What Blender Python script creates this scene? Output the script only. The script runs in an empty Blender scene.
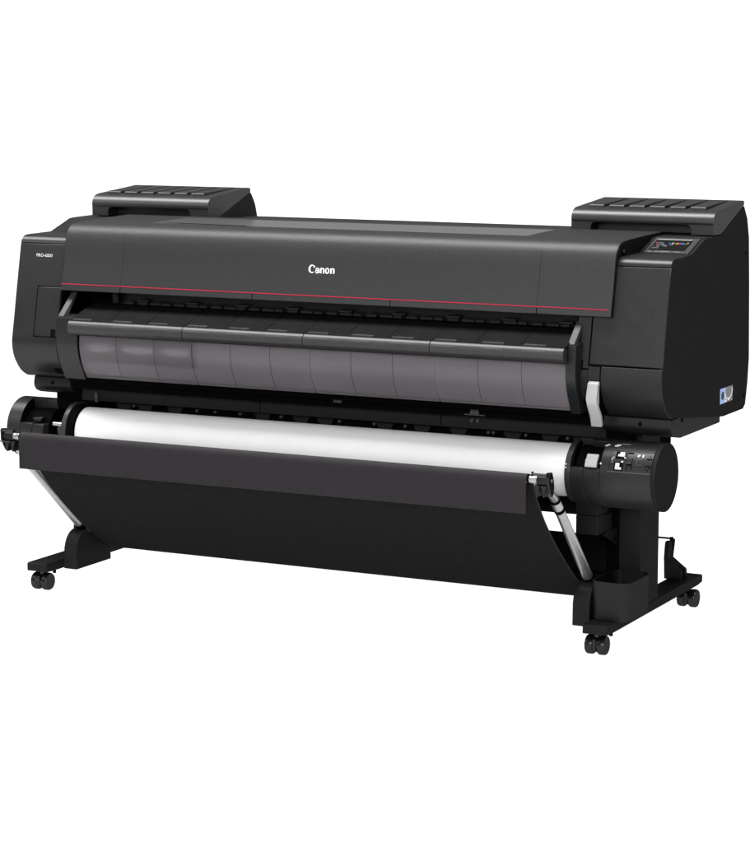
import bpy, bmesh, math
from mathutils import Vector, Matrix
R = math.radians
scene = bpy.context.scene
COL = scene.collection

# ------------------------------------------------------------------ materials
def mat(name, base, rough=0.45, spec=0.3, metal=0.0, grain=None, mott=0.0, mott_scale=30):
    m = bpy.data.materials.new(name); m.use_nodes = True
    nt = m.node_tree
    if isinstance(base, (int, float)): base = (base, base, base)
    if metal:
        b = nt.nodes['Principled BSDF']
        b.inputs['Base Color'].default_value = (*base, 1)
        b.inputs['Roughness'].default_value = rough
        b.inputs['Specular IOR Level'].default_value = spec
        b.inputs['Metallic'].default_value = metal
        c_in, r_in, n_in = [b.inputs['Base Color']], [b.inputs['Roughness']], [b.inputs['Normal']]
    else:       # matte body with a soft sheen
        nt.nodes.remove(nt.nodes['Principled BSDF'])
        d = nt.nodes.new('ShaderNodeBsdfDiffuse'); g = nt.nodes.new('ShaderNodeBsdfGlossy'); mx_ = nt.nodes.new('ShaderNodeMixShader')
        d.inputs['Color'].default_value = (*base, 1); g.inputs['Color'].default_value = (1, 1, 1, 1); g.inputs['Roughness'].default_value = rough
        mx_.inputs['Fac'].default_value = spec * .12
        nt.links.new(d.outputs[0], mx_.inputs[1]); nt.links.new(g.outputs[0], mx_.inputs[2])
        nt.links.new(mx_.outputs[0], nt.nodes['Material Output'].inputs['Surface'])
        c_in, r_in, n_in = [d.inputs['Color']], [g.inputs['Roughness']], [d.inputs['Normal'], g.inputs['Normal']]
    tc = nt.nodes.new('ShaderNodeTexCoord')
    if mott:
        n = nt.nodes.new('ShaderNodeTexNoise'); n.inputs['Scale'].default_value = mott_scale
        n.inputs['Detail'].default_value = 6
        nt.links.new(tc.outputs['Object'], n.inputs['Vector'])
        r = nt.nodes.new('ShaderNodeMapRange')
        r.inputs['From Min'].default_value = 0.3; r.inputs['From Max'].default_value = 0.7
        r.inputs['To Min'].default_value = 1 - mott; r.inputs['To Max'].default_value = 1 + mott
        nt.links.new(n.outputs['Fac'], r.inputs['Value'])
        mx = nt.nodes.new('ShaderNodeVectorMath'); mx.operation = 'SCALE'
        mx.inputs[0].default_value = base
        nt.links.new(r.outputs['Result'], mx.inputs['Scale'])
        nt.links.new(mx.outputs['Vector'], c_in[0])
        r2 = nt.nodes.new('ShaderNodeMapRange')
        r2.inputs['To Min'].default_value = rough - .05; r2.inputs['To Max'].default_value = rough + .05
        nt.links.new(n.outputs['Fac'], r2.inputs['Value'])
        nt.links.new(r2.outputs['Result'], r_in[0])
    if grain:
        sc, st, dist = grain
        n = nt.nodes.new('ShaderNodeTexNoise'); n.inputs['Scale'].default_value = sc; n.inputs['Detail'].default_value = 3
        nt.links.new(tc.outputs['Object'], n.inputs['Vector'])
        bp = nt.nodes.new('ShaderNodeBump'); bp.inputs['Strength'].default_value = st; bp.inputs['Distance'].default_value = dist
        nt.links.new(n.outputs['Fac'], bp.inputs['Height']); [nt.links.new(bp.outputs['Normal'], q) for q in n_in]
    return m

M_HOOD   = mat('textured_charcoal_plastic', .0075, .48, .26, grain=(520, 0.55, 0.0010), mott=0.18, mott_scale=420)
M_SHELL  = mat('charcoal_plastic', (.0095, .0098, .0098), .32, .24, grain=(900, 0.12, 0.0004), mott=0.04)
M_SIDE   = mat('matte_black_side_plastic', .010, 0.55, 0.04, mott=0.04)
M_LOW    = mat('lower_black_plastic', 0.011, 0.40, 0.16, mott=0.05)
M_INK    = mat('ink_cover_plastic', .009, .36, .36, grain=(800, 0.1, 0.0004), mott=0.04)
M_GUIDE  = mat('guide_black_plastic', .006, 0.35, .08, mott=0.08)
M_BAR    = mat('guide_bar_plastic', .020, .42, .30, mott=0.06)
M_BLACK  = mat('deep_black_plastic_and_shade', .002, 0.6, .01)
M_RAIL   = mat('painted_black_rail', .012, 0.5, .10, mott=0.1)
M_DULL   = mat('dull_grey_metal', .045, 0.5, .25, mott=0.1)
M_GROOVE = mat('shadow_gap_black', 0.002, 0.8, 0.02)
M_RED    = mat('red_stripe', (.25, .006, .022), 0.4, .2)
M_WHITE  = mat('white_lettering', .62, 0.5, 0.2)
M_GREYP  = mat('grey_print', 0.13, 0.5, 0.2)
M_PAPER  = mat('white_paper', 0.79, 0.6, 0.12, mott=0.015, mott_scale=12)
M_SILVER = mat('satin_silver_plastic', .30, 0.36, .4, mott=0.03)
M_STRIP  = mat('light_grey_plastic', .035, 0.4, 0.12, mott=0.05)
M_ALU    = mat('brushed_aluminium', (.34, .34, .34), 0.34, 0.5, metal=0.85, mott=0.06, mott_scale=60)
M_FLAP   = mat('grey_basket_cloth', (.0165, .0145, .0165), 0.75, 0.08, grain=(1400, 0.25, 0.0004), mott=0.06)
M_CLOTH  = mat('black_basket_cloth', .008, 0.8, .03, grain=(1400, 0.3, 0.0004), mott=0.08)
M_STAND  = mat('powder_coated_steel', .0065, 0.5, .08, grain=(1200, 0.15, 0.0003), mott=0.06)
M_ROLLER = mat('roll_unit_plastic', .012, 0.36, .18, mott=0.05)
M_BIN = mat('bin_black_plastic', .007, .36, .12, mott=.05)
M_FLANGE = mat('flange_grey_plastic', .022, .4, .22, mott=.05)
M_RUBBER = mat('caster_black_nylon', .004, 0.26, .22)
M_SCREEN = mat('screen_glass_black', 0.004, 0.12, 0.4)
M_GLOSS  = mat('glossy_top_window', .03, .18, .75)
M_LBLUE  = mat('label_blue', (.30, .42, .72), 0.4, 0.3)
M_LGREY  = mat('label_grey', 0.16, 0.3, 0.4, mott=0.25, mott_scale=60)
M_LWHITE = mat('label_white', 0.8, 0.4, 0.3)
M_SEAM   = mat('faint_moulding_line', .055, .5, .1)
M_LDARK  = mat('label_dark', 0.03, 0.4, 0.3)
ICON = {k: mat('icon_' + k, tuple(v * .35 for v in c), 0.4, 0.1) for k, c in dict(red=(.5,.03,.06), teal=(0,.22,.22), blue=(.02,.13,.55), cream=(.6,.5,.35),
        grey=(.16,.16,.16), yellow=(.65,.45,.02), magenta=(.65,.02,.5), cyan=(0,.5,.55), orange=(.6,.2,.1)).items()}

def smoky():
    """dark frosted acrylic: part body colour, part blurred see-through"""
    m = bpy.data.materials.new('smoky_frosted_acrylic'); m.use_nodes = True
    nt = m.node_tree; nt.nodes.clear()
    out = nt.nodes.new('ShaderNodeOutputMaterial')
    d = nt.nodes.new('ShaderNodeBsdfDiffuse'); d.inputs['Color'].default_value = (.165, .153, .164, 1)
    g = nt.nodes.new('ShaderNodeBsdfGlossy'); g.inputs['Roughness'].default_value = .25
    a = nt.nodes.new('ShaderNodeMixShader'); a.inputs['Fac'].default_value = .035
    rf = nt.nodes.new('ShaderNodeBsdfRefraction'); rf.inputs['Roughness'].default_value = .30; rf.inputs['IOR'].default_value = 1.06
    rf.inputs['Color'].default_value = (.95, .92, .95, 1)
    t = nt.nodes.new('ShaderNodeBsdfTransparent')
    b_ = nt.nodes.new('ShaderNodeMixShader'); b_.inputs['Fac'].default_value = .4
    c_ = nt.nodes.new('ShaderNodeMixShader'); c_.inputs['Fac'].default_value = .55
    L = nt.links.new
    L(d.outputs[0], a.inputs[1]); L(g.outputs[0], a.inputs[2])
    L(rf.outputs[0], b_.inputs[1]); L(t.outputs[0], b_.inputs[2])
    L(a.outputs[0], c_.inputs[1]); L(b_.outputs[0], c_.inputs[2])
    L(c_.outputs[0], out.inputs['Surface'])
    return m
M_SMOKE = smoky()

def floor_mat():  # translucency made up so the added lamps turn the floor shadowless white
    m = bpy.data.materials.new('white_floor_added_translucency'); m.use_nodes = True
    nt = m.node_tree; nt.nodes.clear()
    out = nt.nodes.new('ShaderNodeOutputMaterial'); mx = nt.nodes.new('ShaderNodeMixShader')
    d = nt.nodes.new('ShaderNodeBsdfDiffuse'); t = nt.nodes.new('ShaderNodeBsdfTranslucent')
    d.inputs['Color'].default_value = (.85, .85, .85, 1); t.inputs['Color'].default_value = (.92, .92, .92, 1)
    mx.inputs['Fac'].default_value = .7
    nt.links.new(d.outputs[0], mx.inputs[1]); nt.links.new(t.outputs[0], mx.inputs[2]); nt.links.new(mx.outputs[0], out.inputs['Surface'])
    return m
M_FLOOR = floor_mat()

# ------------------------------------------------------------------ mesh helpers
def link(name, bm, mats, parent=None, bevel=0.0, seg=2, ang=32, smooth=True, wn=True):
    if bevel:
        bm.normal_update()
        es = [e for e in bm.edges if len(e.link_faces) == 2 and e.calc_face_angle(0) > R(ang)]
        if es:
            bmesh.ops.bevel(bm, geom=es, offset=bevel, offset_type='OFFSET', segments=seg, profile=.5,
                            affect='EDGES', clamp_overlap=True)
    bmesh.ops.recalc_face_normals(bm, faces=bm.faces[:])
    me = bpy.data.meshes.new(name); bm.to_mesh(me); bm.free()
    for m in (mats if isinstance(mats, (list, tuple)) else [mats]): me.materials.append(m)
    if smooth:
        for p in me.polygons: p.use_smooth = True
        me.set_sharp_from_angle(angle=R(38))
    o = bpy.data.objects.new(name, me); COL.objects.link(o)
    if parent: o.parent = parent
    if wn and smooth:
        w = o.modifiers.new('normals', 'WEIGHTED_NORMAL'); w.keep_sharp = True
    return o

def poly(bm, pts, mi=0):
    f = bm.faces.new([bm.verts.new(p) for p in pts]); f.material_index = mi; return f

def extrude_loop(bm, A, B, mi=0):
    n = len(A)
    a = [bm.verts.new(p) for p in A]; b = [bm.verts.new(p) for p in B]
    fs = [bm.faces.new(a[::-1]), bm.faces.new(b)]
    for i in range(n):
        j = (i + 1) % n
        fs.append(bm.faces.new((a[i], a[j], b[j], b[i])))
    for f in fs: f.material_index = mi
    return fs

def prism_x(bm, prof, x0, x1, mi=0):
    return extrude_loop(bm, [(x0, y, z) for y, z in prof], [(x1, y, z) for y, z in prof], mi)
def prism_y(bm, prof, y0, y1, mi=0):
    return extrude_loop(bm, [(x, y0, z) for x, z in prof], [(x, y1, z) for x, z in prof], mi)
def prism_z(bm, prof, z0, z1, mi=0):
    return extrude_loop(bm, [(x, y, z0) for x, y in prof], [(x, y, z1) for x, y in prof], mi)
def box(bm, x0, x1, y0, y1, z0, z1, mi=0):
    return prism_z(bm, [(x0, y0), (x1, y0), (x1, y1), (x0, y1)], z0, z1, mi)

def cyl(bm, p0, p1, r0, r1=None, n=40, mi=0):
    r1 = r0 if r1 is None else r1
    p0, p1 = Vector(p0), Vector(p1); d = (p1 - p0).normalized()
    u = d.orthogonal().normalized(); v = d.cross(u)
    A = [p0 + (u * math.cos(t) + v * math.sin(t)) * r0 for t in (2 * math.pi * i / n for i in range(n))]
    B = [p1 + (u * math.cos(t) + v * math.sin(t)) * r1 for t in (2 * math.pi * i / n for i in range(n))]
    return extrude_loop(bm, A, B, mi)

def catmull(pts, k=6):
    out = []
    P = [pts[0]] + list(pts) + [pts[-1]]
    for i in range(1, len(P) - 2):
        p0, p1, p2, p3 = [Vector(q) for q in P[i - 1:i + 3]]
        for j in range(k):
            t = j / k
            q = .5 * ((2 * p1) + (p2 - p0) * t + (2 * p0 - 5 * p1 + 4 * p2 - p3) * t * t + (3 * p1 - p0 - 3 * p2 + p3) * t ** 3)
            out.append(tuple(q))
    out.append(tuple(pts[-1]))
    return out

def offset(pts, d):
    """polyline moved to its right-hand side (inside, for fronts listed bottom to top)"""
    out = []
    for i, p in enumerate(pts):
        a = Vector(pts[max(i - 1, 0)]); b = Vector(pts[min(i + 1, len(pts) - 1)])
        t = (b - a).normalized(); n = Vector((t.y, -t.x))
        out.append((p[0] + n.x * d, p[1] + n.y * d))
    return out

def shell(bm, pts, x0, x1, t=.008, mi=0, lift=0.0):
    a = offset(pts, -lift) if lift else list(pts)
    return prism_x(bm, a + offset(pts, t)[::-1], x0, x1, mi)

def cut(pts, z0, z1):
    """part of a polyline (rising z) between two heights"""
    def at(z):
        for (y0, a), (y1, b) in zip(pts, pts[1:]):
            if a <= z <= b and b > a: return (y0 + (y1 - y0) * (z - a) / (b - a), z)
        return pts[0] if z < pts[0][1] else pts[-1]
    return [at(z0)] + [p for p in pts if z0 + 1e-5 < p[1] < z1 - 1e-5] + [at(z1)]
def yat(pts, z): return cut(pts, z, z + .01)[0][0]

def rrect(x0, x1, y0, y1, r, n=6):
    out = []
    for cx, cy, a in ((x1 - r, y1 - r, 0), (x0 + r, y1 - r, 90), (x0 + r, y0 + r, 180), (x1 - r, y0 + r, 270)):
        for i in range(n + 1):
            t = R(a + 90 * i / n); out.append((cx + r * math.cos(t), cy + r * math.sin(t)))
    return out

def split(name, bm, mats, parent=None, **k):
    """one object per separate piece"""
    bm.verts.index_update(); seen = set(); isl = []
    for v in bm.verts:
        if v in seen: continue
        st, grp = [v], []
        seen.add(v)
        while st:
            q = st.pop(); grp.append(q)
            for e in q.link_edges:
                o = e.other_vert(q)
                if o not in seen: seen.add(o); st.append(o)
        isl.append(set(grp))
    out = []
    for g in isl:
        b2 = bmesh.new(); mp = {v: b2.verts.new(v.co) for v in bm.verts if v in g}
        for f in bm.faces:
            if f.verts[0] in g:
                nf = b2.faces.new([mp[v] for v in f.verts]); nf.material_index = f.material_index
        out.append(link(name, b2, mats, parent, **k))
    bm.free(); return out

def B(): return bmesh.new()
def empty(name, parent=None, loc=(0, 0, 0)):
    o = bpy.data.objects.new(name, None); COL.objects.link(o); o.location = loc
    o.empty_display_size = .1
    if parent: o.parent = parent
    return o

# ------------------------------------------------------------------ the setting
bm = B()
prof = [(-8.0, 0.0), (7.0, 0.0)]
for i in range(1, 13):
    t = R(90 * i / 12); prof.append((7.0 + 2.2 * math.sin(t), 2.2 - 2.2 * math.cos(t)))
prof.append((9.2, 5.0))
for (y0, z0), (y1, z1) in zip(prof, prof[1:]):
    poly(bm, [(-16, y0, z0), (12, y0, z0), (12, y1, z1), (-16, y1, z1)])
bmesh.ops.remove_doubles(bm, verts=bm.verts[:], dist=1e-4)
fl = link('floor', bm, M_FLOOR, wn=False); fl['kind'] = 'structure'

# ------------------------------------------------------------------ the printer
P = empty('large_format_printer')
P['label'] = 'wide black floor-standing large format printer on a caster stand with grey catch cloth'
P['category'] = 'printer'

# front line of the end towers, bottom to top (y, z)
TLOW = catmull([(.175, .606), (.152, .606), (.119, .622), (.096, .645), (.0785, .674), (.0715, .71), (.0765, .744)], 5)
TFRONT = TLOW + [(.0862, .79), (.0955, .84), (.1055, .89), (.1157, .94), (.1275, .998)]
SHOULDER = catmull([(.1275, .998), (.1302, 1.0045), (.1350, 1.0105), (.1420, 1.0155), (.1510, 1.0183), (.165, 1.0193), (.20, 1.0197)], 3) + [(.277, 1.0205)]
SLOPE = [(.279, 1.0205), (.378, 1.0535)]
TOPFLAT = [(.378, 1.0535), (.40, 1.0555), (.50, 1.057)]
BACK_R = [(.51, 1.058), (.698, 1.125), (.728, 1.09), (.746, 1.037), (.758, .90), (.769, .70), (.760, .63), (.744, .573), (.726, .562), (.556, .562)]
BACK_L = [(.70, 1.056), (.728, 1.046), (.746, 1.02), (.758, .90), (.769, .70), (.760, .63), (.744, .573), (.726, .562), (.556, .562)]

def tower(s):
    """s=+1: the tower carrying the panel; s=-1: the other end"""
    def X(a, b): return (a, b) if s > 0 else (-b, -a)
    inner = .752 if s > 0 else .842
    back = BACK_R if s > 0 else BACK_L
    # core, set back behind the skins
    core_front = offset(cut(TFRONT, .609, .998), .006)
    core = core_front + [(.145, 1.011), (.277, 1.0125), (.380, 1.046), (.50, 1.049), (.70, 1.049), (.735, 1.0), (.755, .70), (.73, .58), (.56, .58), (.2, .6)]
    bm = B(); prism_x(bm, core, *X(inner, .9885))
    t = link('side_housing', bm, M_BLACK, P)
    # outer side skin
    bm = B()
    side = offset(TFRONT + SHOULDER[1:-1], .0014) + SLOPE + TOPFLAT[1:] + back
    prism_x(bm, side, *X(.9885, .998))
    link('side_panel', bm, M_SIDE, t, bevel=.0012, seg=2, ang=25)
    # shoulder cap and top
    bm = B(); shell(bm, SHOULDER, *X(inner + (.0 if s < 0 else .05), .9978))
    link('shoulder_cap', bm, M_SHELL, t, bevel=.0012, seg=1, ang=60)
    bm = B(); shell(bm, TOPFLAT + [(.70, 1.0575)], *X(inner, .9875)); shell(bm, SLOPE, *X(inner, .862 if s > 0 else .9875))
    link('top_panel', bm, M_SHELL, t)
    if s > 0:
        bm = B(); shell(bm, cut(TFRONT, .7465, .9955), .7985, .9978)
        link('upper_front_panel', bm, M_SHELL, t, bevel=.0012, seg=1, ang=60)
        bm = B(); shell(bm, cut(TFRONT, .607, .742), .8315, .9978)
        link('lower_front_panel', bm, M_LOW, t, bevel=.0012, seg=1, ang=60)
        bm = B(); shell(bm, offset(cut(TFRONT, .7355, .87), .002), .757, .7945)
        link('filler_strip', bm, M_SHELL, t, bevel=.001, seg=1, ang=60)
        bm = B(); shell(bm, offset(cut(TFRONT, .607, .7315), .003), .757, .7945)
        shell(bm, offset(cut(TFRONT, .703, .742), .003), .7948, .828)
        link('lower_filler', bm, M_LOW, t, bevel=.001, seg=1, ang=60)
        bm = B()
        shell(bm, cut(TFRONT, .736, .757), .7565, .7805, lift=.0006)
        shell(bm, cut(TFRONT, .632, .650), .764, .781, lift=-.0012)
        split('latch_recess', bm, M_GROOVE, t, smooth=False)
        bm = B(); cyl(bm, (.771, .096, .64), (.771, .106, .64), .003, n=12)
        link('screw', bm, M_DULL, t)
        # silver release lever hanging in its slot
        L = catmull([(.060, .5885), (.056, .60), (.053, .615), (.050, .635), (.050, .65), (.055, .67), (.060, .685), (.064, .698), (.074, .703)], 4)
        bm = B(); shell(bm, L, .800, .8285, .010)
        # the tongue flares sideways towards its end
        for v in bm.verts:
            if v.co.z < .66: v.co.x += min(1, (.66 - v.co.z) / .045) * .013
        link('release_lever', bm, M_SILVER, t, bevel=.002, seg=2, ang=50)
        # operation panel on the slope
        n = Vector((-.033, .099)).normalized()
        def PT(x, u, h=0.0): return (x, .279 + .099 * u + n.x * h, 1.0205 + .033 * u + n.y * h)
        def pl(bm, x0, x1, u0, u1, h, mi=0, sk=0.0, th=.002):
            a = [PT(x0, u0, h - th), PT(x1, u0, h - th), PT(x1 - sk, u1, h - th), PT(x0 - sk, u1, h - th)]
            b = [PT(x0, u0, h), PT(x1, u0, h), PT(x1 - sk, u1, h), PT(x0 - sk, u1, h)]
            extrude_loop(bm, a, b, mi)
        bm = B(); pl(bm, .864, .9868, .02, 1.0, .002, th=.008)
        cp = link('control_panel', bm, mat('panel_grey_plastic', .024, .4, .25, mott=.04), t, bevel=.0015, seg=2)
        bm = B(); pl(bm, .873, .972, .17, .80, .0032, 0)
        cols = [ICON[k] for k in ('red', 'teal', 'blue', 'cream', 'grey', 'yellow', 'magenta', 'cyan', 'orange')]
        def ic(x, u, w, h, mi): pl(bm, x - w / 2, x + w / 2, u - h / 2, u + h / 2, .0037, mi, th=.0004)
        ic(.8845, .60, .0045, .11, 1); ic(.8915, .60, .0052, .11, 2)
        ic(.879, .62, .0022, .12, 5); ic(.878, .38, .002, .09, 5); ic(.8775, .26, .002, .06, 5); ic(.898, .60, .0028, .08, 5)
        for x, mi in ((.917, 3), (.9245, 4), (.9315, 5), (.9385, 6), (.9455, 7), (.9525, 8)):
            ic(x, .59, .0045, .09, mi)
        ic(.965, .63, .005, .08, 9); ic(.960, .56, .006, .05, 5)
        for x, u, w in ((.888, .47, .012), (.905, .46, .014), (.911, .40, .010), (.890, .38, .010), (.888, .28, .018), (.899, .52, .010), (.924, .49, .008)):
            ic(x, u, w, .05, 5)
        link('screen', bm, [M_SCREEN] + cols, cp, smooth=False)
        bm = B(); pl(bm, .873, .969, .815, .87, .0034)
        link('bezel_strip', bm, M_GREYP, cp, smooth=False)
        for x, w in ((.879, .010), (.899, .012), (.914, .011), (.927, .012), (.949, .006), (.958, .008)):
            bm = B(); pl(bm, x - w / 2, x + w / 2, .055, .085, .003)
            link('button', bm, M_GREYP, cp, smooth=False)
        # sticker on the outer side
        bm = B()
        def st(pts, mi, h): extrude_loop(bm, [(.998, y, z) for y, z in pts], [(.998 + h, y, z) for y, z in pts], mi)
        st([(.527, .5985), (.570, .5985), (.570, .640), (.527, .640)], 0, .0006)
        st([(.5705, .5985), (.630, .5985), (.630, .640), (.5705, .640)], 1, .0006)
        st([(.547 + .012 * math.cos(a), .620 + .0115 * math.sin(a)) for a in (i * math.pi / 8 for i in range(16))], 2, .0012)
        arc = [(.630 - .035 * math.cos(a) * .9 + .0, .606 + .030 * math.sin(a)) for a in ()]
        q = catmull([(.627, .634), (.6255, .622), (.618, .612), (.604, .606)], 5)
        st(q + offset(q, .0035)[::-1], 3, .0012)
        q = catmull([(.563, .626), (.573, .618), (.570, .612), (.585, .611), (.577, .604)], 5)
        st(q + offset(q, .0028)[::-1], 3, .0014)
        st([(.566, .6005), (.580, .6005), (.577, .6055), (.567, .6055)], 3, .0012)
        st([(.588, .604), (.600, .603), (.604, .608), (.592, .610)], 3, .0012)
        link('sticker', bm, [M_LBLUE, M_LGREY, M_LDARK, M_LWHITE], t, smooth=False)
        bm = B()
        for y, z in ((.721, .995), (.727, .60)): cyl(bm, (.9975, y, z), (.9986, y, z), .006, n=16)
        split('screw_hole', bm, M_GROOVE, t)
        bm = B()
        for y, z in ((.33, .772), (.33, .757)): box(bm, .9979, .9986, y, y + .012, z, z + .002)
        split('vent_mark', bm, M_GROOVE, t, smooth=False)
    else:
        bm = B(); shell(bm, cut(TFRONT, .607, .9955), *X(.842, .9978))
        link('front_panel', bm, M_SHELL, t, bevel=.0012, seg=1, ang=60)
        # service door
        bm = B()
        for z0, z1, x0, x1 in ((.874, .877, .843, .924), (.731, .7338, .843, .924), (.731, .877, .9215, .9243)):
            shell(bm, cut(TFRONT, z0, z1), -x1, -x0, .004, lift=.0005)
        shell(bm, cut(TFRONT, .7338, .7545), -.864, -.848, .004, lift=.0022)
        link('door_gap', bm, M_GROOVE, t, smooth=False)
        bm = B(); shell(bm, cut(TFRONT, .7345, .8735), -.921, -.8435, .004, lift=.0015)
        link('door', bm, M_SHELL, t, bevel=.0008, seg=1, ang=60)
        bm = B(); shell(bm, cut(TFRONT, .622, .640), -.872, -.846, .003, lift=.0006)
        split('latch_recess', bm, M_GROOVE, t, smooth=False)
        # model lettering
        cu = bpy.data.curves.new('model_lettering', 'FONT'); cu.body = 'PRO-6000'; cu.size = 1; cu.resolution_u = 3
        to = bpy.data.objects.new('tmp', cu); COL.objects.link(to)
        me = bpy.data.meshes.new_from_object(to.evaluated_get(bpy.context.evaluated_depsgraph_get()))
        bpy.data.objects.remove(to)
        bm = B(); bm.from_mesh(me)
        xs = [v.co.x for v in bm.verts]; hs = [v.co.y for v in bm.verts]
        x0, x1, h0, h1 = min(xs), max(xs), min(hs), max(hs)
        for v in bm.verts:
            u = (v.co.x - x0) / (x1 - x0); w = (v.co.y - h0) / (h1 - h0); z = .9587 + .0090 * w
            v.co = Vector((-.938 + .055 * u, yat(TFRONT, z) - .0006, z))
        link('model_lettering', bm, mat('pale_grey_lettering', .5, .5, .2), t, smooth=False)
    # skirt under the tower
    sk = catmull([(.20, .553), (.178, .562), (.168, .578), (.172, .603)], 4) + [(.55, .603), (.55, .546), (.24, .546)]
    bm = B(); prism_x(bm, sk, *X(.802 if s > 0 else .857, .9915))
    q = link('skirt', bm, M_LOW, t, bevel=.002, seg=1, ang=50)
    bm = B()
    hx = .905 if s > 0 else -.924
    cyl(bm, (hx, .1695, .586), (hx, .1675, .586), .0055, n=18)
    if s > 0: cyl(bm, (.9915, .245, .594), (.9925, .245, .594), .007, n=18)
    split('screw_hole', bm, M_GROOVE, q)
    return t
tower(1); tower(-1)

# ---- hood over the carriage
HOOD = [(.086, .868), (.0935, .90), (.1005, .93), (.1065, .96), (.1115, .99)] + \
       catmull([(.1115, .99), (.117, 1.015), (.125, 1.034), (.1375, 1.047), (.155, 1.0545), (.18, 1.058), (.216, 1.0602)], 5)[1:] + [(.30, 1.0625), (.45, 1.0655)]
HX0, HX1 = -.835, .851
bm = B(); prism_x(bm, HOOD + [(.45, .885), (.13, .885), (.118, .868)], HX0, HX1)
hood = link('hood', bm, M_HOOD, P, bevel=.003, seg=2, ang=40)
bm = B(); shell(bm, cut(HOOD, .8854, .8879), HX0 + .001, .843, .002, lift=.0007)
link('red_stripe', bm, M_RED, hood, smooth=False)
for x in (-.633, -.203, .221, .645):
    bm = B(); shell(bm, cut(HOOD, .869, .884), x - .0011, x + .0011, .002, lift=.0004)
    link('seam', bm, M_GROOVE, hood, smooth=False)
for x in (-.633, .645):
    bm = B(); shell(bm, cut(HOOD, .889, 1.03), x - .0004, x + .0004, .002, lift=.0002)
    link('seam', bm, M_GUIDE, hood, smooth=False)
# glossy inspection window let into the top of the hood
TOPZ = [(.206, 1.0598), (.30, 1.0625), (.40, 1.0645)]
bm = B(); shell(bm, TOPZ, -.60, .566, .003, lift=.0004)
link('top_window', bm, M_GLOSS, hood)
bm = B(); prism_z(bm, [(-.575, .224), (-.29, .206), (-.29, .214), (-.52, .236)], 1.058, 1.0612)
link('ink_cover_reflection', bm, M_GROOVE, hood, smooth=False)  # dark sliver painted for the ink cover's reflection in the window
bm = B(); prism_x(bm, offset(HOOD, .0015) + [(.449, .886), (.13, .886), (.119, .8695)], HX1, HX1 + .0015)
link('hood_end_shade', bm, M_GUIDE, hood)  # black sheet stands for the shade on the hood's end face
bm = B(); cyl(bm, (HX1 - .001, .165, 1.033), (HX1 + .0035, .165, 1.033), .011, n=24)
hinge = link('hinge_cap', bm, M_BLACK, hood, bevel=.001)
bm = B(); cyl(bm, (HX1 + .0036, .165, 1.033), (HX1 + .0046, .165, 1.033), .005, n=16)
link('screw', bm, M_LDARK, hood)

# maker's lettering, drawn as thick-and-thin serif strokes
bm = B(); cnt = [0]
LX, LZ, LH, LW = -.0355, .9475, .0215, .0205
def lp(pts):
    cnt[0] += 1
    poly(bm, [(LX + u * LW, yat(HOOD, LZ + v * LH) - .0006 - cnt[0] * 2e-6, LZ + v * LH) for u, v in pts])
def ring(cx, cy, rx, ry, ix, iy, icx, a0, a1, n=22):
    for i in range(n):
        t0, t1 = R(a0 + (a1 - a0) * i / n), R(a0 + (a1 - a0) * (i + 1) / n)
        lp([(cx + rx * math.cos(t0), cy + ry * math.sin(t0)), (cx + rx * math.cos(t1), cy + ry * math.sin(t1)),
            (icx + ix * math.cos(t1), cy + iy * math.sin(t1)), (icx + ix * math.cos(t0), cy + iy * math.sin(t0))])
def let_C(o):
    ring(o + .50, .50, .50, .52, .34, .41, o + .60, 48, 312)
    lp([(o + .70, .60), (o + .98, .78), (o + .86, .93), (o + .74, .88)])
def let_a(o):
    ring(o + .27, .20, .27, .22, .10, .13, o + .26, 0, 360, 18)
    ring(o + .30, .42, .29, .26, .11, .18, o + .28, 0, 175, 14)
    lp([(o + .39, .0), (o + .62, .0), (o + .59, .44), (o + .39, .44)])
def let_n(o):
    lp([(o, 0), (o + .22, 0), (o + .22, .60), (o + .16, .68), (o - .04, .62), (o, .58)])
    ring(o + .36, .43, .30, .25, .10, .15, o + .34, 0, 150, 14)
    lp([(o + .44, 0), (o + .66, 0), (o + .66, .45), (o + .44, .45)])
def let_o(o): ring(o + .33, .33, .34, .36, .13, .25, o + .33, 0, 360, 24)
let_C(0); let_a(1.02); let_n(1.74); let_o(2.48); let_n(3.26)
link('logo', bm, M_WHITE, hood, smooth=False)

# ---- rear body
bm = B(); box(bm, -.75, .75, .452, .70, .56, 1.055); prism_x(bm, [(.70, .57), (.745, .60), (.755, .70), (.74, 1.0), (.70, 1.054)], -.80, .80)
link('rear_housing', bm, M_LOW, P)

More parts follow.
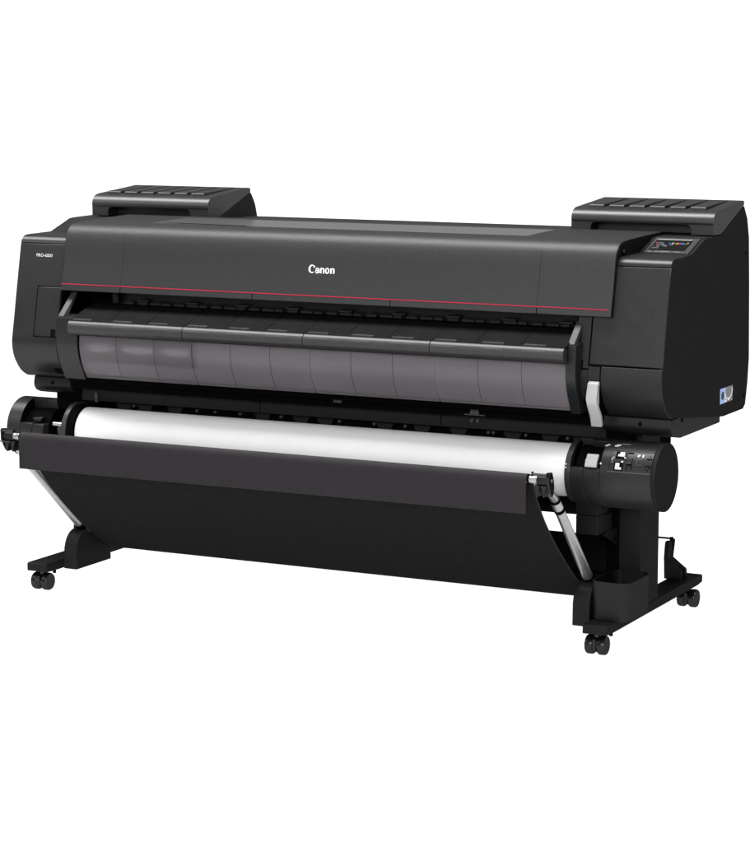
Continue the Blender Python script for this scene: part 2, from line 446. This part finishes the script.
# ---- ink covers
def ink(x0, x1, lid0):
    bm = B()
    W = [(.503, 1.060), (.503, 1.086), (.4465, 1.086)] + catmull([(.4452, 1.091), (.4456, 1.0985), (.4480, 1.1055), (.4530, 1.1125), (.4605, 1.1182), (.4705, 1.1222), (.484, 1.1243)], 4) + \
        [(.55, 1.1295), (.688, 1.1405), (.6965, 1.1385), (.698, 1.128), (.51, 1.060)]
    prism_x(bm, W, x0, x1)
    c = link('ink_tank_cover', bm, M_INK, P, bevel=.0012, seg=2, ang=40)
    for a, b, k in ((x0, x0 + .056, 1), (x1 - .062, x1, -1)):
        bm = B()
        prof = [(a, 1.060), (a, 1.0865), (b, 1.0865), (b, 1.060)]
        r = .014
        e = b if k > 0 else a                           # rounded corner of the finger recess
        fil = [(e + k * r * (1 - math.sin(t)), 1.0862 - r * (1 - math.cos(t))) for t in (R(90 * i / 6) for i in range(7))]
        if k > 0: prof = [(a, 1.060), (a, 1.0862)] + fil[::1][0:0] + [(b + r, 1.0862)] + [(b + r - r * math.sin(t), 1.0862 - r + r * math.cos(t)) for t in (R(90 * i / 6) for i in range(1, 7))] + [(b, 1.060)]
        else: prof = [(b, 1.060), (b, 1.0862), (a - r, 1.0862)] + [(a - r + r * math.sin(t), 1.0862 - r + r * math.cos(t)) for t in (R(90 * i / 6) for i in range(1, 7))] + [(a, 1.060)]
        prism_y(bm, prof, .4468, .504)
        link('cover_leg', bm, M_INK, c)
    for i in range(6):
        a = lid0 + .0582 * i
        bm = B()
        prism_x(bm, [(.487, 1.1225), (.4875, 1.1292), (.4915, 1.1325), (.672, 1.1410), (.672, 1.137)], a, a + .0435)
        link('tank_lid', bm, M_INK, c, bevel=.0015, seg=2, ang=40)
    # bay the cover shuts on
    bm = B(); prism_x(bm, [(.478, 1.050), (.478, 1.0585), (.512, 1.0585), (.6965, 1.1255), (.7005, 1.1265), (.715, 1.109), (.728, 1.089), (.745, 1.037), (.745, 1.0), (.478, 1.0)], x0 + .0015, min(x1, .988) - .0005)
    link('ink_bay', bm, M_SIDE, P, bevel=.002, seg=1)
ink(-.961, -.556, -.930); ink(.592, .998, .627)

# ---- output opening
bm = B(); box(bm, -.842, .757, .26, .452, .60, .884); box(bm, -.842, .757, .13, .27, .60, .742)
split('inner_housing', bm, M_BLACK, P, smooth=False)
# output guide: sloped plate in four lengths, with a rounded nose bar
for k in range(4):
    x0 = -.757 + .3785 * k; x1 = x0 + .3785 - .0015
    bm = B(); prism_x(bm, [(.013, .7875), (.013, .7915), (.130, .829), (.130, .823)], x0, x1)
    g = link('output_guide', bm, M_GUIDE, P)
    nose = catmull([(.03, .7485), (.012, .753), (.004, .762), (.0025, .772), (.005, .783), (.012, .790), (.02, .793)], 5)
    bm = B(); prism_x(bm, nose + [(.03, .785)], x0, x1)
    link('guide_bar', bm, M_BAR, g, bevel=.0008, seg=1, ang=60)
    bm = B()
    for j in range(1, 5):
        x = x0 + .3785 * j / 3 - (.126 if j == 4 else 0)
        if j < 3:
            prism_x(bm, [(.02, .7915), (.02, .7942), (.128, .829), (.128, .827)], x - .0009, x + .0009)
    split('seam', bm, M_GROOVE, g, smooth=False)
    bm = B()
    for j in range(3):                       # thin lighter grey lines along the tabs of the nose
        x = x0 + .126 * j + (.02 if j % 2 else .012)
        shell(bm, cut(nose, .7795, .7818), x, x + .062, .002, lift=.0006)
    split('tab_line', bm, M_DULL, g, smooth=False)
    bm = B()
    for j in range(3):
        x = x0 + .126 * j + (.02 if j % 2 else .012)
        pts = [(x, .021)]
        for i in range(11):
            a = x + .0057 * i
            pts += [(a, .0130), (a + .0032, .0130), (a + .0032, .0165), (a + .0057, .0165)]
        pts = pts[:-1] + [(pts[-2][0], .021)]
        lo = [(px_, py_, .7905 + (py_ - .013) * .3) for px_, py_ in pts]; hi = [(px_, py_, .7948 + (py_ - .013) * .3) for px_, py_ in pts]
        extrude_loop(bm, lo, hi)
    split('nose_rib', bm, M_BAR, g, smooth=False)
# pinch roller row at the back of the guide
for i in range(34):
    x = -.64 + i * .0405
    bm = B(); cyl(bm, (x, .133, .836), (x + .024 + .006 * (i % 3), .133, .836), .005, n=14)
    if i % 4 == 1: box(bm, x - .004, x + .034, .128, .15, .842, .846)
    r_ = link('pinch_roller', bm, M_RAIL, P); r_['group'] = 'pinch rollers' if False else ''
    del r_['group']
bm = B(); box(bm, -.70, .75, .15, .17, .83, .866); box(bm, -.68, -.665, .125, .16, .835, .86)
split('carriage_rail', bm, M_GUIDE, P, bevel=.001)

# curved smoky window in twelve segments
WIN = catmull([(.083, .6225), (.066, .647), (.055, .67), (.049, .69), (.0455, .711), (.0455, .73), (.047, .7475)], 5)
for k in range(4):
    x0 = -.747 + .3735 * k
    bm = B(); shell(bm, WIN, x0 + .001, x0 + .3735 - .001, .003)
    w = link('window_panel', bm, M_SMOKE, P, bevel=.0006, seg=1, ang=60)
    for j in (1, 2):
        x = x0 + .1245 * j
        bm = B(); shell(bm, WIN, x - .0005, x + .0005, .001, lift=.0004)
        link('seam', bm, M_SEAM, w, smooth=False)
    bm = B(); shell(bm, cut(WIN, .6228, .6285), x0 + .002, x0 + .3715, .003, lift=.0015)
    link('window_lip', bm, M_SMOKE, w, smooth=False)
# what shows dimly through it: a grey deflector, missing behind the first length, with pale rounded pods added there for soft patches
def pod(bm, x, y, z, rx, ry, rz, n=20, k=10):
    rings = [[bm.verts.new((x + rx * math.cos(2 * math.pi * i / n) * math.cos(p), y + ry * math.sin(2 * math.pi * i / n) * math.cos(p), z + rz * math.sin(p)))
              for i in range(n)] for p in (R(-85 + 170 * q / k) for q in range(k + 1))]
    for A_, B_ in zip(rings, rings[1:]):
        for i in range(n): bm.faces.new((A_[i], A_[(i + 1) % n], B_[(i + 1) % n], B_[i]))
    bm.faces.new(rings[0][::-1]); bm.faces.new(rings[-1])
M_DEFL = mat('grey_deflector', (.44, .41, .44), .6, .1, mott=.16, mott_scale=9)
M_POD = mat('pale_pod_plastic', .75, .5, .2)
DEF = offset(WIN, .013)
bm = B(); prism_x(bm, DEF + offset(DEF, .004)[::-1], -.366, .747)
link('deflector', bm, M_DEFL, P)
bm = B(); shell(bm, offset(cut(WIN, .6225, .660), .016), -.747, -.369, .004)
link('deflector', bm, M_DEFL, P)
for x, w in ((-.69, .046), (-.565, .054), (-.44, .048)):
    bm = B(); pod(bm, x, .072, .712, w, .015, .015)
    link('pale_pod', bm, M_POD, P)

# curved arms at both ends of the window
def arm(x0, x1, xs0, xs1):
    f = catmull([(.080, .615), (.063, .647), (.051, .67), (.044, .69), (.0385, .715), (.038, .74), (.039, .77), (.041, .796)], 5)
    bm = B(); prism_x(bm, f + [(.075, .800), (.13, .80), (.13, .615)], x0, x1)
    a = link('window_arm', bm, M_SHELL, P, bevel=.0015, seg=2, ang=50)
    bm = B(); prism_x(bm, [(.045, .797), (.047, .801), (.115, .862), (.122, .860), (.07, .797)], xs0, xs1)
    link('arm_rail', bm, M_STRIP, a, bevel=.001, seg=1)
arm(.7485, .7755, .7515, .7695); arm(-.8195, -.7485, -.816, -.798)

# ---- underside: rails, brackets and the row of guides over the roll
bm = B(); box(bm, -.86, .80, .165, .45, .575, .618)
link('bottom_plate', bm, M_BLACK, P, smooth=False)
for x0, x1 in ((-.842, -.246), (-.244, .318), (.32, .80)):
    bm = B(); box(bm, x0, x1, .198, .235, .5365, .5715)
    link('cross_rail', bm, M_RAIL, P, bevel=.002)
bm = B(); box(bm, -.85, .80, .24, .5, .40, .574)
link('back_plate', bm, M_BLACK, P, smooth=False)
for x in (-.715, -.643, -.541, -.252, -.127, -.05, .136, .25, .36, .52, .63, .72):
    bm = B(); prism_y(bm, [(x - .030, .5362), (x + .030, .5362), (x + .013, .502), (x - .013, .502)], .225, .245)
    link('guide_tooth', bm, M_RAIL, P, bevel=.001)
for x in (-.68, -.466, -.405, -.323, -.19, -.004, .104, .20, .45, .465, .56, .68):
    bm = B(); cyl(bm, (x, .222, .526), (x, .24, .526), .0045, n=12); box(bm, x + .010, x + .034, .226, .24, .5325, .5355)
    split('fastener', bm, M_DULL, P)
bm = B(); box(bm, .012, .038, .155, .1645, .588, .603); box(bm, -.79, -.78, .185, .1975, .535, .562)
split('sensor_block', bm, M_DULL, P, bevel=.001)
bm = B()
box(bm, .408, .468, .156, .1635, .5795, .5825); prism_y(bm, [(.424, .5825), (.452, .5825), (.448, .596), (.428, .596)], .157, .1635)
for x in (.434, .439): box(bm, x, x + .002, .1555, .157, .5825, .594)
link('latch_bracket', bm, M_DULL, P, bevel=.0008)
bm = B()
for x in (.411, .428): box(bm, x, x + .009, .190, .1978, .5555, .563); cyl(bm, (x + .0045, .1955, .563), (x + .0045, .1955, .567), .003, n=10)
split('clip', bm, M_DULL, P)

# ---- roll unit: two drum housings on the axis of the paper roll
CY, CZ, RR = .121, .46, .0885
def arcpts(a0, a1, r, n=40): return [(CY - r * math.cos(R(a0 + (a1 - a0) * i / n)), CZ + r * math.sin(R(a0 + (a1 - a0) * i / n))) for i in range(n + 1)]
def drum(bm, x0, x1, r=RR, mi=0): prism_x(bm, arcpts(0, 354, r, 59), x0, x1, mi)
def notched(bm, x0, x1, a0, a1, r=RR):
    prism_x(bm, arcpts(a0, a1, r, 40) + [(CY, CZ + .02)], x0, x1)
def sector(bm, x0, x1, a0, a1, r=RR): prism_x(bm, arcpts(a0, a1, r, 36), x0, x1)
bm = B(); drum(bm, .846, .9865)
D = link('roll_housing', bm, M_ROLLER, P, bevel=.0015, seg=1)
bm = B(); notched(bm, .8015, .8455, 74, 375)
link('lower_cradle', bm, M_ROLLER, D, bevel=.001, seg=1)
bm = B(); notched(bm, .765, .8005, 84, 375)
link('lower_cradle', bm, M_ROLLER, D, bevel=.001, seg=1)
bm = B(); drum(bm, .775, .8458, .072); prism_x(bm, arcpts(10, 84, .0876, 20) + [(CY, CZ)], .8452, .8459)  # thin black sector on the drum face stands for shade in the notch
split('hub_and_notch_shade', bm, M_BLACK, D)
bm = B(); drum(bm, .9865, .998, RR + .0008)
link('end_cap', bm, M_SIDE, D, bevel=.002, seg=2)
def patch(bm, x0, x1, a0, a1, r0, r1, mi=0, sk=0):
    n = 8
    o = [(a0 + (a1 - a0) * i / n) for i in range(n + 1)]
    prism_x(bm, [(CY - r1 * math.cos(R(a)), CZ + r1 * math.sin(R(a))) for a in o] + [(CY - r0 * math.cos(R(a)), CZ + r0 * math.sin(R(a))) for a in o[::-1]], x0, x1, mi)
bm = B(); patch(bm, .806, .838, 17, 31, .083, .0925); patch(bm, .806, .838, 31, 41, .082, .0895)
link('lock_lever', bm, M_SILVER, D, bevel=.0015, seg=2)
bm = B(); patch(bm, .868, .985, 12.3, 13.6, .086, .0896, 1)  # lighter grey lower border painted for its highlight
patch(bm, .868, .985, 13.6, 51.5, .086, .0889, 0)
kp = link('key_pad', bm, [M_ROLLER, M_DULL], D, smooth=True)
def key(name, m, *ps):
    bm = B()
    for q in ps: patch(bm, *q)
    return split(name, bm, m, kp, smooth=False)
key('pad_divider', M_GROOVE, (.8715, .8723, 14, 51, .088, .0892), (.985, .986, 14, 51, .088, .0892), (.868, .985, 51.2, 52, .088, .0891))
key('icon_window', M_GROOVE, (.884, .911, 35.5, 50, .088, .0893), (.884, .909, 15.5, 30, .088, .0893))
key('white_icon', mat('pad_print', .42, .5, .2), (.890, .908, 40, 44, .088, .0897), (.894, .907, 44, 49, .088, .0897), (.888, .899, 17, 28, .088, .0897), (.899, .905, 17, 21, .088, .0897), (.845, .852, 60.5, 63.5, .088, .0893), (.849, .857, 63, 66, .088, .0893),
    (.871, .881, 61, 64.5, .088, .0893), (.876, .886, 64, 67.5, .088, .0893), (.846, .850, 23.5, 26.5, .088, .0895), (.902, .908, 29.5, 32, .088, .0897), (.908, .913, 37, 39, .088, .0897),
    (.943, .947, 41, 46, .088, .0897), (.955, .960, 41, 46, .088, .0897), (.948, .950, 43, 46, .088, .0897))
key('grey_icon', M_GREYP, (.874, .880, 32, 37, .088, .0895), (.876, .883, 35, 39, .088, .0895), (.876, .880, 28.5, 30.5, .088, .0895), (.886, .910, 69, 71, .088, .0892))
key('slide_switch', M_GROOVE, (.914, .931, 46.5, 49.5, .088, .0894), (.913, .915, 34, 47, .088, .0894), (.917, .931, 24.5, 28, .088, .0894), (.930, .932, 17, 38, .088, .0894), (.918, .920, 16, 24, .088, .0893))
key('switch_knob', M_STRIP, (.917, .930, 28, 30.5, .088, .0905))
key('square_button', M_DULL, (.9435, .958, 26, 38, .088, .0902))
key('square_button_face', M_ROLLER, (.945, .9568, 27.2, 36.8, .089, .0906))
def tri(up):
    bm = B()
    c, a0, a1 = (.9765, 37.5, 46.5) if up else (.9755, 17, 26.5)
    for s_, r1, mi in ((1.0, .0900, 0), (.62, .0904, 1)):
        m_ = (a0 + a1) / 2
        pts = [(-.0075, a0), (.0075, a0), (0, a1)] if up else [(-.0075, a1), (.0075, a1), (0, a0)]
        g = [(c + p[0] * s_, m_ + (p[1] - m_) * s_) for p in pts]
        extrude_loop(bm, [(x, CY - .088 * math.cos(R(a)), CZ + .088 * math.sin(R(a))) for x, a in g], [(x, CY - r1 * math.cos(R(a)), CZ + r1 * math.sin(R(a))) for x, a in g], mi)
    link('arrow_button', bm, [M_BLACK, M_ROLLER], kp, smooth=False)
tri(True); tri(False)

bm = B(); drum(bm, -.995, -.949)
D2 = link('roll_housing', bm, M_ROLLER, P, bevel=.002, seg=2)
bm = B(); notched(bm, -.9485, -.907, 80, 376); notched(bm, -.906, -.868, 80, 375)
split('lower_cradle', bm, M_ROLLER, D2, bevel=.001, seg=1)
bm = B(); prism_y(bm, [(-.912, .487), (-.892, .487), (-.884, .500), (-.918, .497)], .055, .075)
split('bearing_block', bm, M_ROLLER, D2, bevel=.001, seg=1)
bm = B(); drum(bm, -.9489, -.866, .060); prism_x(bm, arcpts(10, 84, .0876, 20) + [(CY, CZ)], -.949, -.9483)  # black sector painted for shade on this drum's inner face, beside the hub
split('hub_and_notch_shade', bm, M_BLACK, D2)

# necks joining drum housings and body
bm = B(); box(bm, -.932, -.80, .20, .50, .46, .56); box(bm, .79, .87, .20, .5, .46, .56)
split('neck', bm, M_BLACK, P, smooth=False)

# ---- stand
FOOT = {1: (.8195, .887), -1: (-.910, -.8425)}
def col_x(s): return (.825, .8868) if s > 0 else (-.908, -.846)
for s in (1, -1):
    x0, x1 = FOOT[s]
    bm = B(); prism_x(bm, [(.0, .058), (.0, .080), (.006, .0825), (.728, .0825), (.735, .078), (.735, .060), (.70, .056), (.03, .056)], x0, x1)
    ft = link('foot', bm, M_STAND, P, bevel=.002, seg=2)
    bm = B(); cyl(bm, ((x0 + x1) / 2 + .02 * s, .09, .0825), ((x0 + x1) / 2 + .02 * s, .09, .0835), .004, n=12)
    cyl(bm, (x1 - .01, .055, .046), (x1 - .01, .055, .056), .005, n=12)
    split('bolt', bm, M_BLACK, ft)
    a, b = col_x(s)
    bm = B(); box(bm, a, b, .236, .374, .0827, .55)
    link('leg', bm, M_STAND, P, bevel=.003, seg=2)
    # quarter-round hood the basket arm plugs into
    h0, h1 = (.771, .8185) if s > 0 else (-.8145, -.770)
    bm = B()
    prism_x(bm, [(.048, .064), (.050, .125)] + catmull([(.050, .125), (.056, .142), (.066, .157), (.080, .168), (.096, .174)], 4)[1:] + [(.228, .108), (.228, .064)], h0, h1)
    link('foot_cover', bm, M_STAND, P, bevel=.002, seg=2)
    bm = B(); prism_x(bm, [(.052, .127), (.068, .155), (.084, .166)] + [(.084, .164), (.070, .150), (.056, .127)], h0 + .004, h1 - .004)
    # casters, two wheels each
    cx = (x0 + x1) / 2 - (.004 if s > 0 else .0)
    bm.free()
    for cy_ in (.030, .665):
        cx2 = cx + (.021 if cy_ > .5 else 0)
        c = empty('caster', P)
        for dx in (-.0165, .0165):
            bm = B()
            pr = [(-.0105, .020), (-.010, .0235), (-.006, .0255), (.006, .0255), (.010, .0235), (.0105, .020)]
            for (xa, ra), (xb, rb) in zip(pr, pr[1:]):
                for i in range(28):
                    t0, t1 = 2 * math.pi * i / 28, 2 * math.pi * (i + 1) / 28
                    poly(bm, [(cx2 + dx + xa, cy_ + ra * math.cos(t0), .0255 + ra * math.sin(t0)), (cx2 + dx + xb, cy_ + rb * math.cos(t0), .0255 + rb * math.sin(t0)),
                              (cx2 + dx + xb, cy_ + rb * math.cos(t1), .0255 + rb * math.sin(t1)), (cx2 + dx + xa, cy_ + ra * math.cos(t1), .0255 + ra * math.sin(t1))])
            for xe in (-.0105, .0105):
                poly(bm, [(cx2 + dx + xe, cy_ + .020 * math.cos(2 * math.pi * i / 28), .0255 + .020 * math.sin(2 * math.pi * i / 28)) for i in range(28)])
            bmesh.ops.remove_doubles(bm, verts=bm.verts[:], dist=1e-5)
            link('wheel', bm, M_RUBBER, c)
        bm = B(); cyl(bm, (cx2 - .006, cy_, .027), (cx2 + .006, cy_, .027), .021, n=24); box(bm, cx2 - .0045, cx2 + .0045, cy_ - .024, cy_ - .01, .012, .044)
        split('fork', bm, M_RUBBER, c, bevel=.001)
        bm = B(); cyl(bm, (cx2, cy_, .044), (cx2, cy_, .0565), .008, n=16)
        link('stem', bm, M_DULL, c)

bm = B(); box(bm, -.846, .825, .25, .30, .317, .40)
link('crossbar', bm, M_STAND, P, bevel=.002)
bm = B(); box(bm, -.846, .825, .29, .34, .10, .15)
link('lower_crossbar', bm, M_STAND, P, bevel=.002)

bm = B(); box(bm, .765, .8245, .30, .34, .083, .40)
link('leg_shield', bm, M_BLACK, P)
bm = B(); box(bm, .8185, .8255, .238, .345, .20, .42)
link('leg_web', bm, M_BLACK, P)
# bracket carrying the drum housing
bm = B(); box(bm, .757, .8195, .099, .20, .3485, .40); box(bm, .757, .8185, .100, .20, .296, .3465)
br = link('support_bracket', bm, M_STAND, P, bevel=.0015, seg=2)
bm = B(); box(bm, .759, .8175, .20, .37, .34, .40); box(bm, .759, .8163, .1405, .37, .2835, .345)
prism_x(bm, [(.15, .3485), (.15, .342), (.36, .330), (.372, .335), (.372, .40), (.30, .40)], .8176, .8196)
link('bracket_arm', bm, M_BLACK, br, bevel=.001, seg=1)
bm = B(); prism_x(bm, [(.14, .290), (.155, .283), (.372, .284), (.372, .292), (.16, .297)], .812, .8198)
prism_x(bm, [(.158, .284), (.374, .284), (.374, .180)], .8165, .8192)
link('gusset', bm, M_STAND, br)
bm = B()
for y, z in ((.212, .268), (.318, .270), (.128, .368)): prism_x(bm, rrect(y, y + .010, z - .008, z + .008, .0045), .8192, .8201)
split('slot', bm, M_GROOVE, br, smooth=False)
bm = B(); box(bm, .8180, .8206, .353, .362, .295, .309); box(bm, .8180, .8206, .354, .363, .268, .281)
split('bright_clip', bm, M_SILVER, br)

# accessory bin on the foot
bm = B()
o_ = rrect(.817, .925, .052, .222, .026, 8); i_ = rrect(.820, .922, .055, .219, .023, 8)
def tp(p, z):       # slight taper towards the bottom
    k = 1 - .03 * (.186 - z) / .1; return ((p[0] - .871) * k + .871, (p[1] - .137) * k + .137, z)
ob = [bm.verts.new(tp(p, .0845)) for p in o_]; ot = [bm.verts.new(tp(p, .186)) for p in o_]
it = [bm.verts.new(tp(p, .186)) for p in i_]; ib = [bm.verts.new(tp(p, .089)) for p in i_]
n_ = len(o_)
for i in range(n_):
    j = (i + 1) % n_
    bm.faces.new((ob[i], ob[j], ot[j], ot[i])); bm.faces.new((ot[i], ot[j], it[j], it[i])); bm.faces.new((it[i], it[j], ib[j], ib[i]))
bm.faces.new(ob[::-1]); bm.faces.new(ib)
link('accessory_bin', bm, M_BIN, P)

# deflector holder on the back of the foot
hp = [(.813, .0827), (.811, .144), (.8135, .184), (.8165, .1905), (.8265, .1905), (.8285, .187), (.8235, .138), (.861, .110), (.864, .105), (.864, .0827)]
bm = B(); prism_y(bm, hp, .620, .633)
rb = link('rear_bracket', bm, M_STAND, P, bevel=.0015, seg=2)
bm = B(); prism_y(bm, hp, .655, .668)
link('bracket_cheek', bm, M_STAND, rb, bevel=.0015, seg=2)
bm = B(); prism_y(bm, [(.815, .0827), (.815, .186), (.824, .186), (.822, .139), (.848, .118), (.848, .0827)], .633, .655)
link('bracket_core', bm, M_STAND, rb)
bm = B(); cyl(bm, (.780, .645, .194), (.822, .645, .194), .003, n=12)
link('rear_rod', bm, M_STAND, rb)
bm = B(); cyl(bm, (.820, .645, .1945), (.829, .645, .1965), .0035, n=12)
link('rod_cap', bm, M_BLACK, rb)
bm = B(); cyl(bm, (.838, .40, .0885), (.846, .40, .0885), .006, n=12)
link('rear_pin', bm, M_ALU, P)

# ---- catch basket
CL = catmull([(-.211, .494), (-.205, .470), (-.185, .437), (-.14, .378), (-.07, .307), (0, .247), (.06, .200), (.12, .160), (.18, .124), (.235, .101), (.285, .101), (.33, .13), (.365, .19), (.382, .24)], 5)
bm = B(); prism_x(bm, CL + offset(CL, .0022)[::-1], -.750, .767)
link('basket_cloth', bm, M_CLOTH, P)
bm = B()
for x in (-.752, .767): prism_x(bm, CL + offset(CL, .0035)[::-1], x, x + .002)
split('cloth_hem', bm, M_FLAP, P)
FL = [(-.2375, .404), (-.2372, .44), (-.2368, .478)] + catmull([(-.2366, .482), (-.2355, .492), (-.231, .5005), (-.2235, .504), (-.216, .502), (-.211, .495)], 4)
bm = B()
prism_x(bm, FL + offset(FL, .0018)[::-1], -.7605, .7600)
link('basket_flap', bm, M_FLAP, P)
bm = B(); cyl(bm, (-.805, -.222, .490), (.805, -.222, .490), .0095, n=24)
link('basket_rod', bm, M_ALU, P)
bm = B(); cyl(bm, (.7605, -.222, .490), (.764, -.222, .490), .0128, n=20); cyl(bm, (-.764, -.222, .490), (-.761, -.222, .490), .0128, n=20)
split('rod_collar', bm, M_BLACK, P)
for s in (1, -1):
    x = .790 * s
    A0 = Vector((x, .110, .180)) if s > 0 else Vector((x, .100, .188)); A1 = Vector((x, -.150, .455)) if s > 0 else Vector((x, -.155, .408))
    d = (A1 - A0).normalized()
    c = empty('basket_arm', P)
    bm = B(); cyl(bm, A0, A0 + d * .335 if s > 0 else A1 - d * .005, .0145, .0130, n=28)
    link('tube', bm, M_ALU, c)
    bm = B(); cyl(bm, A0 - d * .012, A0 + d * .010, .0175, n=24)
    link('socket', bm, M_BLACK, c, bevel=.001)
    if s > 0:
        bm = B(); cyl(bm, A0 + d * .290, A0 + d * .301, .0142, n=24)
        link('band', bm, M_BLACK, c)
        bm = B(); cyl(bm, A0 + d * .330, A0 + d * .338, .0136, n=24)
        link('band', bm, M_BLACK, c)
    E1 = Vector((x + .012 * s, -.205, .470))
    S1 = A0 + d * .334 if s > 0 else A1 - d * .01
    bm = B(); cyl(bm, S1, S1.lerp(E1, .75), .0105, .009, n=20)
    link('neck', bm, M_ALU, c)
    # clamp: barrel on the rod, side disc, top plate, fins
    def xr(a, b): return (a, b) if s > 0 else (-b, -a)
    bm = B(); a, b = xr(.786, .815); cyl(bm, (a, -.222, .490), (b, -.222, .490), .0125, n=24)
    cl = link('clamp', bm, M_RAIL, c, bevel=.001)
    bm = B(); a, b = xr(.816, .8215)
    prism_x(bm, [(-.238, .500), (-.228, .512), (-.214, .510), (-.204, .490), (-.200, .470), (-.206, .452), (-.216, .448), (-.226, .462), (-.237, .482)], a, b)
    link('clamp_plate', bm, M_RUBBER, cl, bevel=.001)
    bm = B(); a, b = xr(.8217, .8235); cyl(bm, (a, -.221, .490), (b, -.221, .490), .0045, n=16)
    link('clamp_screw', bm, M_ALU, cl)
    bm = B(); a, b = xr(.776, .818); box(bm, a, b, -.244, -.232, .5045, .5085); box(bm, a, a + .003, -.2425, -.232, .501, .5125); box(bm, b - .003, b, -.2425, -.226, .501, .5115)
    if s < 0: box(bm, -.846, -.786, -.245, -.238, .4755, .4785)
    link('clamp_lever', bm, M_RUBBER, cl, bevel=.0008, seg=1)
    bm = B()
    for a, b in (xr(.781, .792), xr(.799, .811)):
        m_ = (a + b) / 2
        prism_y(bm, [(a - .003, .478), (b + .003, .478), (b - .002, .462), (m_ + .002, .448), (m_ - .002, .448), (a + .002, .462)], -.232, -.200)
    split('clamp_fin', bm, M_RUBBER, cl, bevel=.001, seg=1)

# ---- paper roll lying between the drum housings
PR = empty('paper_roll', loc=(0, CY, CZ))
PR['label'] = 'roll of bright white paper with black end flanges lying under the printer body'
PR['category'] = 'paper roll'
def rp(name, bm, m, **k):
    bmesh.ops.translate(bm, verts=bm.verts[:], vec=(0, -CY, -CZ)); return link(name, bm, m, PR, **k)
bm = B(); prism_x(bm, arcpts(0, 356, .0695, 89), -.772, .7465); rp('paper', bm, M_PAPER)
for s in (1, -1):
    bm = B()
    if s > 0:
        drum(bm, .7475, .7630, .0835)
        f = rp('flange', bm, M_FLANGE, bevel=.002, seg=2)
        bm = B(); drum(bm, .7632, .7690, .080)
        bmesh.ops.translate(bm, verts=bm.verts[:], vec=(0, -CY, -CZ)); link('flange_rim', bm, M_BLACK, f)
        bm = B()
        for a in (13, 19): patch(bm, .750, .7535, a, a + 2.2, .082, .0842)
        bmesh.ops.translate(bm, verts=bm.verts[:], vec=(0, -CY, -CZ)); split('flange_mark', bm, M_WHITE, f, smooth=False)
    else:
        drum(bm, -.812, -.795, .0835)
        f = rp('flange', bm, M_FLANGE, bevel=.003, seg=2)
        bm = B(); drum(bm, -.7948, -.773, .0775)
        bmesh.ops.translate(bm, verts=bm.verts[:], vec=(0, -CY, -CZ)); link('flange_rim', bm, M_BLACK, f, bevel=.002)
bm = B(); cyl(bm, (-.862, CY, CZ), (.78, CY, CZ), .024, n=24); cyl(bm, (-.845, .055, .4845), (-.815, .055, .4845), .006, n=14)
rp('spindle', bm, M_ALU)

# ------------------------------------------------------------------ light and camera
def area(name, loc, target, sx, sy, power, col=(1, 1, 1)):
    l = bpy.data.lights.new(name, 'AREA'); l.shape = 'RECTANGLE'; l.size = sx; l.size_y = sy; l.energy = power; l.color = col
    o = bpy.data.objects.new(name, l); COL.objects.link(o); o.location = loc
    o.rotation_euler = (Vector(target) - Vector(loc)).to_track_quat('-Z', 'Y').to_euler()
    return o
area('overhead_softbox', (-.7, -.12, 3.6), (-.7, -.12, 0), 5.6, 1.3, 480)
area('key_softbox', (-3.6, -3.4, 3.3), (0, .1, .6), 2.6, 1.6, 45)
area('front_softbox', (1.8, -8.0, 2.9), (0, .1, .5), 4.4, 1.9, 420)
# unseen lamps added under and behind the translucent floor to whiten it without shadows
area('under_floor_fill', (-2, 1, -.8), (-2, 1, 5), 30, 22, 30 * 22 * math.pi * 1.28)
area('behind_sweep_fill', (-2, 10.6, 2.0), (-2, 0, 2.0), 30, 8, 30 * 8 * math.pi * 1.3)

w = bpy.data.worlds.new('World'); scene.world = w; w.use_nodes = True
w.node_tree.nodes['Background'].inputs['Color'].default_value = (1, 1, 1, 1)
w.node_tree.nodes['Background'].inputs['Strength'].default_value = .25

cam = bpy.data.cameras.new('camera'); co = bpy.data.objects.new('camera', cam); COL.objects.link(co)
cam.sensor_fit = 'HORIZONTAL'; cam.sensor_width = 36; cam.lens = 36 * 2409.2 / 750
cam.clip_start = .1; cam.clip_end = 100
co.location = (3.092, -5.64, 1.5)
yaw, pit = R(26.98), R(8.365)
fw = Vector((-math.sin(yaw) * math.cos(pit), math.cos(yaw) * math.cos(pit), -math.sin(pit)))
co.rotation_euler = fw.to_track_quat('-Z', 'Y').to_euler()
scene.camera = co
vs = scene.view_settings
vs.view_transform = 'Standard'; vs.look = 'None'; vs.exposure = 0; vs.gamma = 1; vs.use_curve_mapping = False
scene.cycles.max_bounces = 8
